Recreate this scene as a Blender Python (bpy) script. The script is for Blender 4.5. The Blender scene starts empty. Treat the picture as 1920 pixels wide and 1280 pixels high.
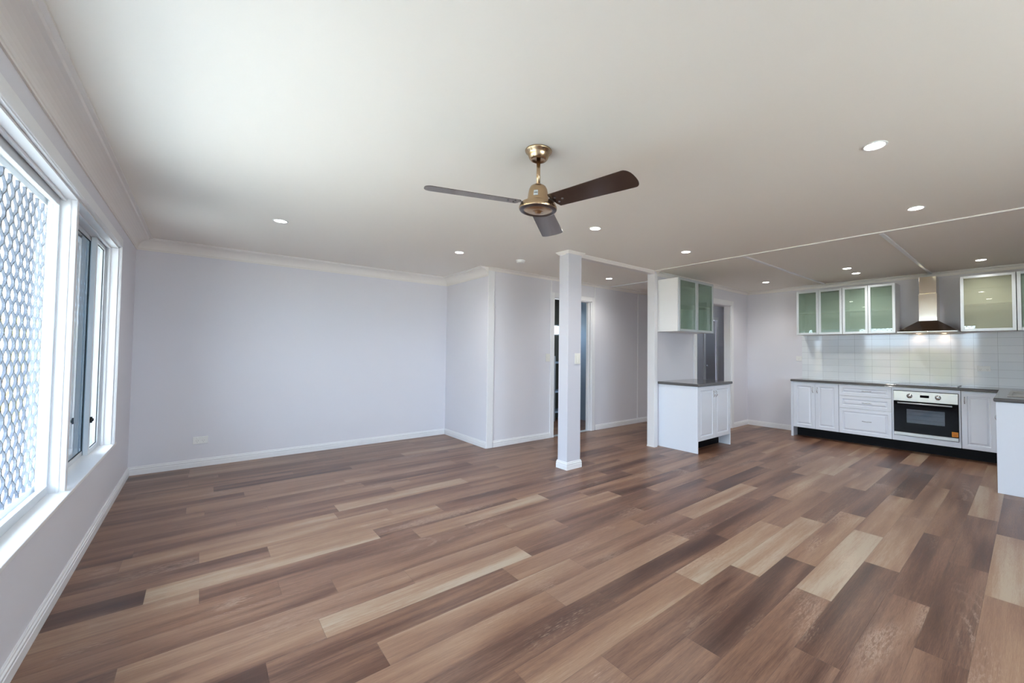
import bpy, bmesh, math, random
from mathutils import Vector, Matrix
random.seed(7)
sc = bpy.context.scene
C = sc.collection
PI = math.pi

# ------------------------------------------------------------------ camera
F, YAW, PITCH, ROLL, HC, CY, CX = 769.92, 0.718, 0.0296, 0.0092, 1.2859, 635.88, 1053.06
fw = Vector((math.sin(YAW)*math.cos(PITCH), math.cos(YAW)*math.cos(PITCH), math.sin(PITCH)))
rt = Vector((math.cos(YAW), -math.sin(YAW), 0)); up = rt.cross(fw)
r2 = rt*math.cos(ROLL) + up*math.sin(ROLL); u2 = -rt*math.sin(ROLL) + up*math.cos(ROLL)
cam_d = bpy.data.cameras.new('camera'); cam = bpy.data.objects.new('camera', cam_d); C.objects.link(cam)
M4 = Matrix((( r2.x, u2.x, -fw.x, 0), (r2.y, u2.y, -fw.y, 0), (r2.z, u2.z, -fw.z, HC), (0, 0, 0, 1)))
cam.matrix_world = M4
cam_d.sensor_width = 36; cam_d.lens = F/1920*36
cam_d.shift_x = -(CX-960)/1920; cam_d.shift_y = (CY-640)/1920
cam_d.clip_start = 0.02; cam_d.clip_end = 200
sc.camera = cam

# ------------------------------------------------------------------ colour management, world, sun
sc.view_settings.view_transform = 'Standard'; sc.view_settings.look = 'None'
sc.view_settings.gamma = 1; sc.view_settings.use_curve_mapping = False
sc.view_settings.exposure = 0.52
sc.cycles.max_bounces = 10; sc.cycles.diffuse_bounces = 6; sc.cycles.glossy_bounces = 4
sc.cycles.transparent_max_bounces = 16
sc.cycles.caustics_reflective = False; sc.cycles.caustics_refractive = False
sc.cycles.sample_clamp_indirect = 6; sc.cycles.use_denoising = True

def lin(r, g, b):
    def f(c):
        c /= 255
        return c/12.92 if c <= .04045 else ((c+.055)/1.055)**2.4
    return (f(r), f(g), f(b), 1)

w = bpy.data.worlds.new('world'); sc.world = w; w.use_nodes = True
nt = w.node_tree; nt.nodes.clear()
wo = nt.nodes.new('ShaderNodeOutputWorld'); bg = nt.nodes.new('ShaderNodeBackground')
tc = nt.nodes.new('ShaderNodeTexCoord'); sx = nt.nodes.new('ShaderNodeSeparateXYZ')
cr = nt.nodes.new('ShaderNodeValToRGB')
cr.color_ramp.elements[0].position = 0.0; cr.color_ramp.elements[0].color = (.66, .82, 1.0, 1)
cr.color_ramp.elements[1].position = 0.6; cr.color_ramp.elements[1].color = (.62, .78, 1.0, 1)
nt.links.new(tc.outputs['Generated'], sx.inputs[0]); nt.links.new(sx.outputs['Z'], cr.inputs[0])
nt.links.new(cr.outputs[0], bg.inputs[0]); nt.links.new(bg.outputs[0], wo.inputs[0])
SKY = 14.0
bg.inputs[1].default_value = SKY

def light(name, kind, loc, direction=None, **kw):
    d = bpy.data.lights.new(name, kind); o = bpy.data.objects.new(name, d); C.objects.link(o)
    o.location = loc
    if direction: o.rotation_euler = Vector(direction).to_track_quat('-Z', 'Y').to_euler()
    for k, v in kw.items(): setattr(d, k, v)
    return o
light('sun', 'SUN', (0, 0, 12), (-.55, .25, -.8), energy=18.0, angle=.01, color=(1, .92, .78))
# portals in the window openings (they only guide the sampling of the sky)
def portal(loc, direction, sx_, sy_):
    o = light('window_portal', 'AREA', loc, direction, shape='RECTANGLE', size=sx_, size_y=sy_)
    o.data.cycles.is_portal = True
    return o

# ------------------------------------------------------------------ measured dimensions
H = 2.4
XL, YF, XA, YB, XK, YW = -.535, 5.979, 2.844, 4.748, 7.479, 3.410
YN = -2.2            # wall behind the camera
XE = 9.22            # end of the hallway
WY0, WY1, WZ0, WZ1 = 0.9, 4.87, .50, 2.10   # left window opening

portal((XL-.05, (WY0+WY1)/2, 1.3), (1, 0, 0), 1.6, WY1-WY0)
portal((1.6, YN-.05, 1.5), (0, 1, 0), 2.6, 1.15)

portal((XE+.05, 4.025, 1.875), (-1, 0, 0), .25, .35)

# ------------------------------------------------------------------ materials
def mat(name, col, rough=.5, metal=0, spec=.5, bump=None, noise=None, coat=0, aniso=0):
    m = bpy.data.materials.new(name); m.use_nodes = True
    b = m.node_tree.nodes['Principled BSDF']; L = m.node_tree.links; N = m.node_tree.nodes
    b.inputs['Base Color'].default_value = col; b.inputs['Roughness'].default_value = rough
    b.inputs['Metallic'].default_value = metal; b.inputs['Specular IOR Level'].default_value = spec
    b.inputs['Coat Weight'].default_value = coat; b.inputs['Coat Roughness'].default_value = .03
    t = N.new('ShaderNodeTexCoord')
    if noise:   # (scale, amount) slight tone variation of the paint or metal itself
        n = N.new('ShaderNodeTexNoise'); n.inputs['Scale'].default_value = noise[0]; n.inputs['Detail'].default_value = 4
        mp = N.new('ShaderNodeMapRange'); mp.inputs[3].default_value = 1-noise[1]; mp.inputs[4].default_value = 1+noise[1]
        mx = N.new('ShaderNodeVectorMath'); mx.operation = 'SCALE'; mx.inputs[0].default_value = col[:3]
        L.new(t.outputs['Object'], n.inputs['Vector']); L.new(n.outputs[0], mp.inputs[0])
        L.new(mp.outputs[0], mx.inputs['Scale']); L.new(mx.outputs[0], b.inputs['Base Color'])
    if bump:    # (scale, strength)
        n = N.new('ShaderNodeTexNoise'); n.inputs['Scale'].default_value = bump[0]; n.inputs['Detail'].default_value = 3
        bp = N.new('ShaderNodeBump'); bp.inputs['Strength'].default_value = bump[1]; bp.inputs['Distance'].default_value = .002
        L.new(t.outputs['Object'], n.inputs['Vector']); L.new(n.outputs[0], bp.inputs['Height']); L.new(bp.outputs[0], b.inputs['Normal'])
    return m

M = {}
M['wall'] = mat('lilac_grey_paint', lin(221, 220, 226), .62, bump=(220, .08), noise=(1.2, .012))
M['ceiling'] = mat('ceiling_paint', lin(239, 234, 226), .8, bump=(160, .06), noise=(.8, .01))
M['trim'] = mat('gloss_white_trim', lin(232, 232, 234), .35, bump=(90, .03))
M['cornice'] = mat('cornice_paint', lin(234, 230, 226), .6, bump=(90, .03))
M['post'] = mat('post_paint', lin(208, 208, 216), .5, bump=(160, .05))
M['cab'] = mat('white_cabinet_foil', lin(230, 235, 244), .16, bump=(40, .01), coat=.4)
M['carcass'] = mat('white_board', lin(238, 238, 238), .4, bump=(60, .02))
M['black'] = mat('black_kickboard', lin(5, 6, 10), .6, spec=.2, bump=(60, .02))
M['stone'] = mat('dark_grey_benchtop', lin(92, 90, 90), .14, noise=(260, .25), coat=.3)
M['steel'] = mat('brushed_steel', lin(172, 170, 166), .3, 1, noise=(30, .04))
M['chrome'] = mat('chrome', lin(215, 215, 218), .1, 1, noise=(30, .02))
M['alu'] = mat('satin_aluminium', lin(205, 210, 214), .38, .5, noise=(50, .03))
M['brass'] = mat('antique_brass', lin(190, 164, 132), .26, 1, noise=(18, .08))
M['pewter'] = mat('dark_pewter_rim', lin(120, 116, 118), .3, 1, noise=(18, .06))
M['blade'] = mat('dark_bronze_blade', lin(92, 78, 72), .2, .75, noise=(14, .12))
M['plastic'] = mat('white_plastic', lin(232, 232, 230), .35, bump=(60, .01))
M['cream'] = mat('cream_plastic', lin(230, 228, 220), .4, bump=(60, .01))
M['rubber'] = mat('black_rubber', lin(12, 12, 14), .6, bump=(90, .05))
M['blackglass'] = mat('black_oven_glass', lin(6, 5, 8), .08, 0, .12, noise=(3, .1))
M['sticker'] = mat('orange_sticker', lin(232, 150, 30), .5, noise=(40, .05))
M['stickertext'] = mat('sticker_print', lin(190, 96, 10), .5, noise=(40, .05))
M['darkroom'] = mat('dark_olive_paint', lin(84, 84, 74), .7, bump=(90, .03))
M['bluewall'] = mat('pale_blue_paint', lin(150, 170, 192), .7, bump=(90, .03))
M['hoodsteel'] = mat('dark_polished_steel', lin(120, 106, 98), .16, 1, noise=(22, .05))
M['ducts'] = mat('polished_steel', lin(236, 226, 210), .12, 1, noise=(3, .03))
M['doorpaint'] = mat('grey_white_door', lin(188, 188, 194), .65, bump=(60, .02))
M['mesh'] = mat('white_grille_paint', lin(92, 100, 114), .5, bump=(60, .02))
M['aluwhite'] = mat('white_powdercoat', lin(208, 212, 216), .4, bump=(60, .01))
M['concrete'] = mat('pale_concrete', lin(208, 203, 192), .9, bump=(12, .2), noise=(2.5, .12))
M['eave'] = mat('white_eave_lining', lin(232, 232, 228), .7, bump=(30, .03))
M['bark'] = mat('bark', lin(110, 90, 70), .9, bump=(30, .4))
M['leaf'] = mat('leaf_green', lin(134, 150, 66), .6, noise=(6, .3))
M['leafpale'] = mat('leaf_yellow_green', lin(188, 186, 104), .6, noise=(6, .25))
M['fence'] = mat('timber_fence', lin(190, 168, 140), .85, noise=(9, .15))

def emis(name, col, s):
    m = bpy.data.materials.new(name); m.use_nodes = True; n = m.node_tree.nodes; n.clear()
    o = n.new('ShaderNodeOutputMaterial'); e = n.new('ShaderNodeEmission'); e.inputs[0].default_value = col; e.inputs[1].default_value = s
    m.node_tree.links.new(e.outputs[0], o.inputs[0]); return m
M['lamp'] = emis('downlight_diffuser', (1, .97, .92, 1), 30)
M['hoodlamp'] = emis('hood_lamp', (1, .66, .36, 1), 14)

def glass(name, tint, haze=0., hazecol=(1, 1, 1, 1), ior=1.5, rough=0.0, mul=1.0):
    m = bpy.data.materials.new(name); m.use_nodes = True; n = m.node_tree.nodes; n.clear(); L = m.node_tree.links
    o = n.new('ShaderNodeOutputMaterial'); t = n.new('ShaderNodeBsdfTransparent'); g = n.new('ShaderNodeBsdfGlossy')
    f = n.new('ShaderNodeMath'); f.operation = 'MULTIPLY_ADD'; mx = n.new('ShaderNodeMixShader')   # Schlick, same from both sides
    lw = n.new('ShaderNodeLayerWeight'); lw.inputs[0].default_value = .5; pw = n.new('ShaderNodeMath'); pw.operation = 'POWER'; pw.inputs[1].default_value = 5
    r0 = ((ior-1)/(ior+1))**2
    t.inputs[0].default_value = tint; g.inputs['Roughness'].default_value = rough; g.inputs[0].default_value = (1, 1, 1, 1)
    L.new(lw.outputs['Facing'], pw.inputs[0]); L.new(pw.outputs[0], f.inputs[0]); f.inputs[1].default_value = 1-r0; f.inputs[2].default_value = r0
    src = t.outputs[0]
    if haze:
        d = n.new('ShaderNodeBsdfDiffuse'); d.inputs[0].default_value = hazecol
        m2 = n.new('ShaderNodeMixShader'); m2.inputs[0].default_value = haze
        L.new(t.outputs[0], m2.inputs[1]); L.new(d.outputs[0], m2.inputs[2]); src = m2.outputs[0]
    ml = n.new('ShaderNodeMath'); ml.operation = 'MULTIPLY'; ml.inputs[1].default_value = mul; ml.use_clamp = True
    L.new(f.outputs[0], ml.inputs[0]); L.new(ml.outputs[0], mx.inputs[0])
    L.new(src, mx.inputs[1]); L.new(g.outputs[0], mx.inputs[2]); L.new(mx.outputs[0], o.inputs[0])
    return m
M['glass'] = glass('window_glass', (.97, .985, .98, 1), mul=.4)
M['tint'] = glass('reflection_tint_glass', (.27, .31, .34, 1))  # dark tint stands in for the grazing reflection on this pane
M['green'] = glass('green_cabinet_glass', (.86, .93, .89, 1), .26, lin(158, 178, 162), 1.5, 0, 1.1)
M['ovenwin'] = glass('oven_window_glass', (.30, .36, .42, 1), .0, (1, 1, 1, 1), 1.5, 0, 1.2)

def tile_material():
    m = mat('white_wall_tile', lin(214, 220, 222), .06, spec=.45, coat=.0)
    N = m.node_tree.nodes; L = m.node_tree.links; b = N['Principled BSDF']
    t = N.new('ShaderNodeTexCoord'); s = N.new('ShaderNodeSeparateXYZ'); c = N.new('ShaderNodeCombineXYZ')
    L.new(t.outputs['Object'], s.inputs[0])
    ay = N.new('ShaderNodeMath'); ay.operation = 'ADD'; ay.inputs[1].default_value = 2.135*2 - .278+.0007
    az = N.new('ShaderNodeMath'); az.operation = 'ADD'; az.inputs[1].default_value = 1.0 - .907
    L.new(s.outputs['Y'], ay.inputs[0]); L.new(s.outputs['Z'], az.inputs[0])
    L.new(ay.outputs[0], c.inputs[0]); L.new(az.outputs[0], c.inputs[1])
    br = N.new('ShaderNodeTexBrick'); br.offset = 0; br.squash = 1
    br.inputs['Scale'].default_value = 1; br.inputs['Brick Width'].default_value = .2135; br.inputs['Row Height'].default_value = .1
    br.inputs['Mortar Size'].default_value = .0014; br.inputs['Mortar Smooth'].default_value = .3
    br.inputs['Color1'].default_value = lin(230, 234, 237); br.inputs['Color2'].default_value = lin(225, 230, 234)
    br.inputs['Mortar'].default_value = lin(176, 180, 184)
    L.new(c.outputs[0], br.inputs['Vector']); L.new(br.outputs['Color'], b.inputs['Base Color'])
    inv = N.new('ShaderNodeMath'); inv.operation = 'SUBTRACT'; inv.inputs[0].default_value = 1; L.new(br.outputs['Fac'], inv.inputs[1])
    n = N.new('ShaderNodeTexNoise'); n.inputs['Scale'].default_value = 14; n.inputs['Detail'].default_value = 1; L.new(t.outputs['Object'], n.inputs['Vector'])
    ad = N.new('ShaderNodeMath'); ad.operation = 'MULTIPLY_ADD'; ad.inputs[1].default_value = .22; L.new(n.outputs[0], ad.inputs[0]); L.new(inv.outputs[0], ad.inputs[2])
    bp = N.new('ShaderNodeBump'); bp.inputs['Strength'].default_value = .22; bp.inputs['Distance'].default_value = .001
    L.new(ad.outputs[0], bp.inputs['Height']); L.new(bp.outputs[0], b.inputs['Normal']); L.new(bp.outputs[0], b.inputs['Coat Normal'])
    return m
M['tile'] = tile_material()

def floor_material():
    m = bpy.data.materials.new('vinyl_planks'); m.use_nodes = True
    N = m.node_tree.nodes; L = m.node_tree.links; b = N['Principled BSDF']
    at = N.new('ShaderNodeVertexColor'); at.layer_name = 'plank'
    sp = N.new('ShaderNodeSeparateColor'); L.new(at.outputs[0], sp.inputs[0])
    uv = N.new('ShaderNodeUVMap'); uv.uv_map = 'uv'; su = N.new('ShaderNodeSeparateXYZ'); L.new(uv.outputs[0], su.inputs[0])
    def math_(op, a, b_=None, c=None, clamp=False):
        n = N.new('ShaderNodeMath'); n.operation = op; n.use_clamp = clamp
        for i, v in enumerate((a, b_, c)):
            if v is None: continue
            if isinstance(v, (int, float)): n.inputs[i].default_value = v
            else: L.new(v, n.inputs[i])
        return n.outputs[0]
    def vec(x, y, z=None):
        c = N.new('ShaderNodeCombineXYZ')
        for i, v in enumerate((x, y, z)):
            if v is None: continue
            if isinstance(v, (int, float)): c.inputs[i].default_value = v
            else: L.new(v, c.inputs[i])
        return c.outputs[0]
    def noise(v, scale, detail=3, rough=.55, dist=0):
        n = N.new('ShaderNodeTexNoise'); n.inputs['Scale'].default_value = scale; n.inputs['Detail'].default_value = detail
        n.inputs['Roughness'].default_value = rough; n.inputs['Distortion'].default_value = dist
        L.new(v, n.inputs['Vector']); return n.outputs[0]
    U, V = su.outputs[0], su.outputs[1]
    seed = math_('MULTIPLY', sp.outputs[1], 47.0)
    # broad bands of light and dark running along each plank
    bands = noise(vec(math_('MULTIPLY', U, .7), math_('MULTIPLY', V, 7.5), seed), 1.0, 2, .5, .3)
    grain = noise(vec(math_('MULTIPLY', U, 3.0), math_('MULTIPLY', V, 70), seed), 1.0, 4, .65)
    fine = noise(vec(math_('MULTIPLY', U, 16.0), math_('MULTIPLY', V, 420), seed), 1.0, 3, .7)
    tone = math_('MULTIPLY_ADD', math_('SUBTRACT', bands, .5), 1.15, sp.outputs[0])
    tone = math_('MULTIPLY_ADD', math_('SUBTRACT', grain, .5), .5, tone)
    tone = math_('MULTIPLY_ADD', math_('SUBTRACT', fine, .5), .55, tone, True)
    ramp = N.new('ShaderNodeValToRGB'); L.new(tone, ramp.inputs[0]); e = ramp.color_ramp.elements
    e[0].position = 0; e[0].color = lin(62, 38, 31)
    e[1].position = 1; e[1].color = lin(164, 148, 131)
    for p_, c_ in ((.25, lin(92, 64, 52)), (.5, lin(124, 93, 76)), (.75, lin(144, 115, 94))):
        k = e.new(p_); k.color = c_
    # tint variation: warm tan against grey brown
    hv = noise(vec(math_('MULTIPLY', U, .9), math_('MULTIPLY', V, 5), math_('ADD', seed, 9.0)), 1.0, 2)
    hm = N.new('ShaderNodeMix'); hm.data_type = 'RGBA'; hm.blend_type = 'MULTIPLY'
    L.new(math_('MULTIPLY', math_('ADD', math_('MULTIPLY', sp.outputs[2], .5), math_('MULTIPLY', hv, .7)), .75, clamp=True), hm.inputs[0])
    L.new(ramp.outputs[0], hm.inputs[6]); hm.inputs[7].default_value = (1.0, .91, .79, 1)
    # pale cathedral figure (cerused grain) in patches
    wv = N.new('ShaderNodeTexWave'); wv.wave_type = 'RINGS'; wv.rings_direction = 'SPHERICAL'
    wv.inputs['Scale'].default_value = 13; wv.inputs['Distortion'].default_value = 3.2; wv.inputs['Detail'].default_value = 2
    wv.inputs['Detail Scale'].default_value = 2.2; wv.inputs['Detail Roughness'].default_value = .6
    L.new(vec(math_('MULTIPLY', math_('SUBTRACT', U, math_('MULTIPLY', sp.outputs[1], 1.1)), .9), math_('MULTIPLY', math_('SUBTRACT', V, .09), 4.2), seed), wv.inputs['Vector'])
    line = math_('POWER', wv.outputs['Fac'], 6.0)
    patch = noise(vec(math_('MULTIPLY', U, 1.6), math_('MULTIPLY', V, 7), math_('ADD', seed, 31.0)), 1.0, 1)
    pm = math_('MULTIPLY', math_('SUBTRACT', patch, .54), 7.0, clamp=True)
    fleck = math_('POWER', noise(vec(math_('MULTIPLY', U, 60.0), math_('MULTIPLY', V, 500), seed), 1.0, 1), 3.0)
    lm = math_('MULTIPLY', math_('MULTIPLY', line, pm), math_('MULTIPLY_ADD', fleck, 2.2, .3), clamp=True)
    cm = N.new('ShaderNodeMix'); cm.data_type = 'RGBA'; L.new(math_('MULTIPLY', lm, .48), cm.inputs[0])
    L.new(hm.outputs[2], cm.inputs[6]); cm.inputs[7].default_value = lin(186, 162, 142)
    # joints: distance to the plank's edge, plank is 1.142 x .1725
    dv = math_('MINIMUM', V, math_('SUBTRACT', .1725, V)); du = math_('MINIMUM', U, math_('SUBTRACT', 1.142, U))
    d = math_('MINIMUM', dv, du)
    j = math_('SUBTRACT', 1.0, math_('DIVIDE', d, .0014), clamp=True)
    jm = N.new('ShaderNodeMix'); jm.data_type = 'RGBA'; L.new(math_('MULTIPLY', j, .5), jm.inputs[0])
    L.new(cm.outputs[2], jm.inputs[6]); jm.inputs[7].default_value = lin(50, 34, 28)
    L.new(jm.outputs[2], b.inputs['Base Color'])
    b.inputs['Roughness'].default_value = .33; b.inputs['Specular IOR Level'].default_value = .45
    rr = math_('MULTIPLY_ADD', grain, .16, .26); L.new(rr, b.inputs['Roughness'])
    bp = N.new('ShaderNodeBump'); bp.inputs['Strength'].default_value = .25; bp.inputs['Distance'].default_value = .0006
    L.new(math_('SUBTRACT', fine, math_('MULTIPLY', j, 2.0)), bp.inputs['Height']); L.new(bp.outputs[0], b.inputs['Normal'])
    return m
M['floor'] = floor_material()

# ------------------------------------------------------------------ mesh helpers
class MB:
    def __init__(s): s.bm = bmesh.new()
    def box(s, x0, x1, y0, y1, z0, z1, bev=0, seg=2):
        if x0 > x1: x0, x1 = x1, x0
        if y0 > y1: y0, y1 = y1, y0
        if z0 > z1: z0, z1 = z1, z0
        r = bmesh.ops.create_cube(s.bm, size=1, matrix=Matrix.LocRotScale(((x0+x1)/2, (y0+y1)/2, (z0+z1)/2), None, (x1-x0, y1-y0, z1-z0)))
        if bev:
            es = list({e for v in r['verts'] for e in v.link_edges})
            bmesh.ops.bevel(s.bm, geom=es, offset=bev, segments=seg, profile=.5, affect='EDGES')
        return s
    def poly(s, pts):
        vs = [s.bm.verts.new(p) for p in pts]; s.bm.faces.new(vs); return s
    def lathe(s, c, prof, n=48, axis='Z', cap=False):
        # prof: [(radius, height)]; axis Z, X or Y
        def P(r, h, a):
            u, v = r*math.cos(a), r*math.sin(a)
            return {'Z': (c[0]+u, c[1]+v, c[2]+h), 'X': (c[0]+h, c[1]+u, c[2]+v), 'Y': (c[0]+u, c[1]+h, c[2]+v)}[axis]
        rows = []
        for r, h in prof:
            if r <= 1e-6: rows.append([s.bm.verts.new(P(0, h, 0))])
            else: rows.append([s.bm.verts.new(P(r, h, 2*PI*i/n)) for i in range(n)])
        for a, b in zip(rows, rows[1:]):
            for i in range(n):
                j = (i+1) % n
                if len(a) == 1 and len(b) == 1: continue
                if len(a) == 1: f = s.bm.faces.new((a[0], b[j], b[i]))
                elif len(b) == 1: f = s.bm.faces.new((a[i], a[j], b[0]))
                else: f = s.bm.faces.new((a[i], a[j], b[j], b[i]))
                f.smooth = True
        return s
    def tube(s, pts, r, n=10):
        pts = [Vector(p) for p in pts]; rows = []
        for i, p in enumerate(pts):
            t = (pts[min(i+1, len(pts)-1)] - pts[max(i-1, 0)]).normalized()
            a = t.orthogonal().normalized() if i == 0 else (a - t*a.dot(t)).normalized()
            b = t.cross(a)
            rows.append([s.bm.verts.new(p + (a*math.cos(2*PI*k/n) + b*math.sin(2*PI*k/n))*r) for k in range(n)])
        for A, B in zip(rows, rows[1:]):
            for k in range(n):
                f = s.bm.faces.new((A[k], A[(k+1) % n], B[(k+1) % n], B[k])); f.smooth = True
        s.bm.faces.new(rows[0][::-1]); s.bm.faces.new(rows[-1]); return s
    def sweep(s, path, prof, closed=False):
        # path: xy points, the room lies on the RIGHT of travel; prof: [(distance from wall, z)]
        P = [Vector(p) for p in path]; n = len(P); rows = []
        def nrm(a, b):
            d = (b-a).normalized(); return Vector((d.y, -d.x))
        for i in range(n):
            ns = []
            if closed or i > 0: ns.append(nrm(P[i-1], P[i]))
            if closed or i < n-1: ns.append(nrm(P[i], P[(i+1) % n]))
            m_ = ns[0] if len(ns) == 1 else (ns[0]+ns[1])/(1+ns[0].dot(ns[1]))
            rows.append([s.bm.verts.new((P[i].x+m_.x*d, P[i].y+m_.y*d, z)) for d, z in prof])
        rng = range(n) if closed else range(n-1)
        for i in rng:
            A, B = rows[i], rows[(i+1) % n]
            for k in range(len(prof)):
                k2 = (k+1) % len(prof)
                s.bm.faces.new((A[k], B[k], B[k2], A[k2]))
        if not closed:
            s.bm.faces.new(rows[0]); s.bm.faces.new(rows[-1][::-1])
        return s
    def build(s, name, m, parent=None, origin=None):
        bmesh.ops.recalc_face_normals(s.bm, faces=s.bm.faces)
        if parent is not None: org = parent['_o']
        else: org = origin if origin is not None else None
        if org is None:
            vs = [v.co for v in s.bm.verts]
            org = (sum(v.x for v in vs)/len(vs), sum(v.y for v in vs)/len(vs), min(v.z for v in vs))
        org = Vector(org)
        for v in s.bm.verts: v.co -= org
        me = bpy.data.meshes.new(name); s.bm.to_mesh(me); s.bm.free()
        me.materials.append(m)
        o = bpy.data.objects.new(name, me); C.objects.link(o)
        if parent is not None: o.parent = parent; o['_o'] = list(org)
        else: o.location = org; o['_o'] = list(org)
        return o

def tag(o, label=None, cat=None, group=None, kind=None):
    if label: o['label'] = label
    if cat: o['category'] = cat
    if group: o['group'] = group
    if kind: o['kind'] = kind
    return o
def empty(name, loc, label=None, cat=None, group=None, kind=None):
    o = bpy.data.objects.new(name, None); C.objects.link(o); o.location = loc; o['_o'] = list(loc)
    o.empty_display_size = .1
    return tag(o, label, cat, group, kind)
def struct(name, mb, m, origin=(0, 0, 0), parent=None):
    o = mb.build(name, m, parent, None if parent is not None else origin)
    if parent is None: o['kind'] = 'structure'
    return o
def copy_tree(o, loc, **kw):
    def rec(s, par):
        c = s.copy(); C.objects.link(c)
        if par is not None: c.parent = par
        for ch in [x for x in list(bpy.data.objects) if x.parent == s]: rec(ch, c)
        return c
    r = rec(o, None); r.location = loc; tag(r, **kw); return r

# ------------------------------------------------------------------ floor (one surface, plank by plank)
L_, W_ = 1.142, .1725; Y0_ = .189
offs = {-1: 3.2, 0: 4.675, 1: 2.828, 2: 1.99, 3: 2.495, 4: 2.824, 5: 2.448, 6: 2.12, 7: 2.773, 8: 1.417, 9: 2.894, 10: 1.37,
        11: 1.592, 12: 2.06, 13: 1.716, 14: 2.63, 15: 1.162, 16: .95, 18: 1.159, 20: .85, 21: .22, 22: .428, 24: -.065, 25: .31, 27: .109, 29: -.067}
P_, D_, B_, T_ = .92, .12, .34, .66      # pale, dark, brown, tan
tones = {(3, 2.495): P_, (5, 2.448): P_, (6, 2.12): P_, (4, 1.682): D_, (4, 2.824): T_, (5, 1.306): B_, (6, .978): T_, (7, 1.631): D_,
         (7, 2.773): .22, (8, 2.559): B_, (9, 1.752): .5, (9, 2.894): .88, (0, 4.675): P_, (-1, 3.2): P_, (-1, 4.342): D_, (0, 3.533): .2,
         (3, 3.637): T_, (3, 4.779): .14, (4, 3.966): .3, (2, 1.99): D_, (2, 3.132): T_, (2, 4.274): .6, (1, 2.828): .24, (1, 1.686): .4,
         (1, 3.97): .3, (6, 3.262): .5, (11, .45): .95, (9, .61): .7, (9, -.532): .22, (10, .228): .2, (10, 1.37): .6, (8, .275): .42,
         (8, 1.417): T_, (11, 1.592): .36, (12, .918): .52, (16, .95): .3, (16, -.192): .9, (20, .85): .85, (15, .02): .35, (12, 2.06): .3,
         (13, 1.716): .66, (14, 1.488): .42, (18, .017): .62, (3, 1.353): .3, (3, .211): .4, (2, .848): .25, (7, .489): .3, (6, -.164): .45,
         (5, .164): .55, (4, .54): .3, (13, .574): .45, (10, 2.512): .34, (11, 2.734): .3, (7, 3.915): .7, (5, 3.59): .25, (8, 3.701): .3,
         (6, 4.404): .6, (0, 2.391): .25, (1, .544): .3}
bm = bmesh.new(); uvl = bm.loops.layers.uv.new('uv'); col = bm.loops.layers.float_color.new('plank')
rf = random.Random(11)
for k in range(-15, 35):
    y0 = Y0_ + W_*k; y1 = y0+W_
    off = offs.get(k, rf.uniform(0, L_))
    n0 = math.floor((-.7-off)/L_)
    for i in range(n0, n0+11):
        x0 = off+i*L_; x1 = x0+L_
        t = None
        for (kk, xx), v in tones.items():
            if kk == k and abs(xx-x0) < .08: t = v
        rr_ = rf.random(); r3 = rf.random()
        if t is None: t = min(.95, max(.08, rf.gauss(.46, .20 if k < 13 else .14)))
        cx0, cx1 = max(x0, -.66), min(x1, 9.34)
        if cx1 <= cx0: continue
        cy0, cy1 = max(y0, YN-.1), y1
        if cy1 <= cy0: continue
        vs = [bm.verts.new(p) for p in ((cx0, cy0, 0), (cx1, cy0, 0), (cx1, cy1, 0), (cx0, cy1, 0))]
        f = bm.faces.new(vs)
        for l in f.loops:
            l[uvl].uv = (l.vert.co.x-x0, l.vert.co.y-y0); l[col] = (.12+.8*t, rr_, r3, 1)
me = bpy.data.meshes.new('floor'); bm.to_mesh(me); bm.free(); me.materials.append(M['floor'])
fl = bpy.data.objects.new('floor', me); C.objects.link(fl); fl['kind'] = 'structure'

# ------------------------------------------------------------------ shell
struct('ceiling', MB().box(XL-.75, 9.5, YN-.5, 6.4, H, H+.12), M['ceiling'])
# left wall with the long window opening
b = MB(); x0, x1 = XL-.14, XL
b.box(x0, x1, YN-.12, WY0, 0, H).box(x0, x1, WY1, YF+.12, 0, H).box(x0, x1, WY0, WY1, 0, WZ0-.012).box(x0, x1, WY0, WY1, WZ1, H)
wall_left = struct('wall_left', b, M['wall'])
struct('wall_far', MB().box(XL-.14, XA+.1, YF, YF+.12, 0, H), M['wall'])
struct('wall_corner', MB().box(XA, XA+.1, YB, YF, 0, H), M['wall'])
DX0, DX1 = 3.99, 4.795
LX0, LX1 = 8.36, 8.87
b = MB(); b.box(XA+.1, DX0, YB, YB+.11, 0, H).box(DX0, DX1, YB, YB+.11, 2.105, H).box(DX1, LX0, YB, YB+.11, 0, H)
b.box(LX0, LX1, YB, YB+.11, 2.03, H).box(LX1, XE+.12, YB, YB+.11, 0, H)
struct('wall_hall', b, M['wall'])
struct('wall_hall_end', MB().box(XE, XE+.12, YW, 3.9, 0, H).box(XE, XE+.12, 4.15, YB, 0, H).box(XE, XE+.12, 3.9, 4.15, 0, 1.7).box(XE, XE+.12, 3.9, 4.15, 2.05, H), M['wall'])  # end wall left open for the added hallway window
OX0, OX1 = 5.738, 6.85
b = MB(); b.box(4.66, OX0, YW, YW+.09, 0, H).box(OX0, OX1, YW, YW+.117, 2.1, H).box(OX1, XE+.12, YW, YW+.117, 0, H)
struct('wall_kitchen_left', b, M['wall'])
wr = struct('wall_right', MB().box(XK, XK+.12, YN-.12, YW, 0, H), M['wall'])
# wall behind the camera with one unseen window
b = MB(); bx = [(XL-.14, .3), (2.9, XK+.12)]
for a, c in bx: b.box(a, c, YN-.12, YN, 0, H)
for a, c in ((.3, 2.9),): b.box(a, c, YN-.12, YN, 0, .92).box(a, c, YN-.12, YN, 2.05, H)
struct('wall_back', b, M['wall'])
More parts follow.
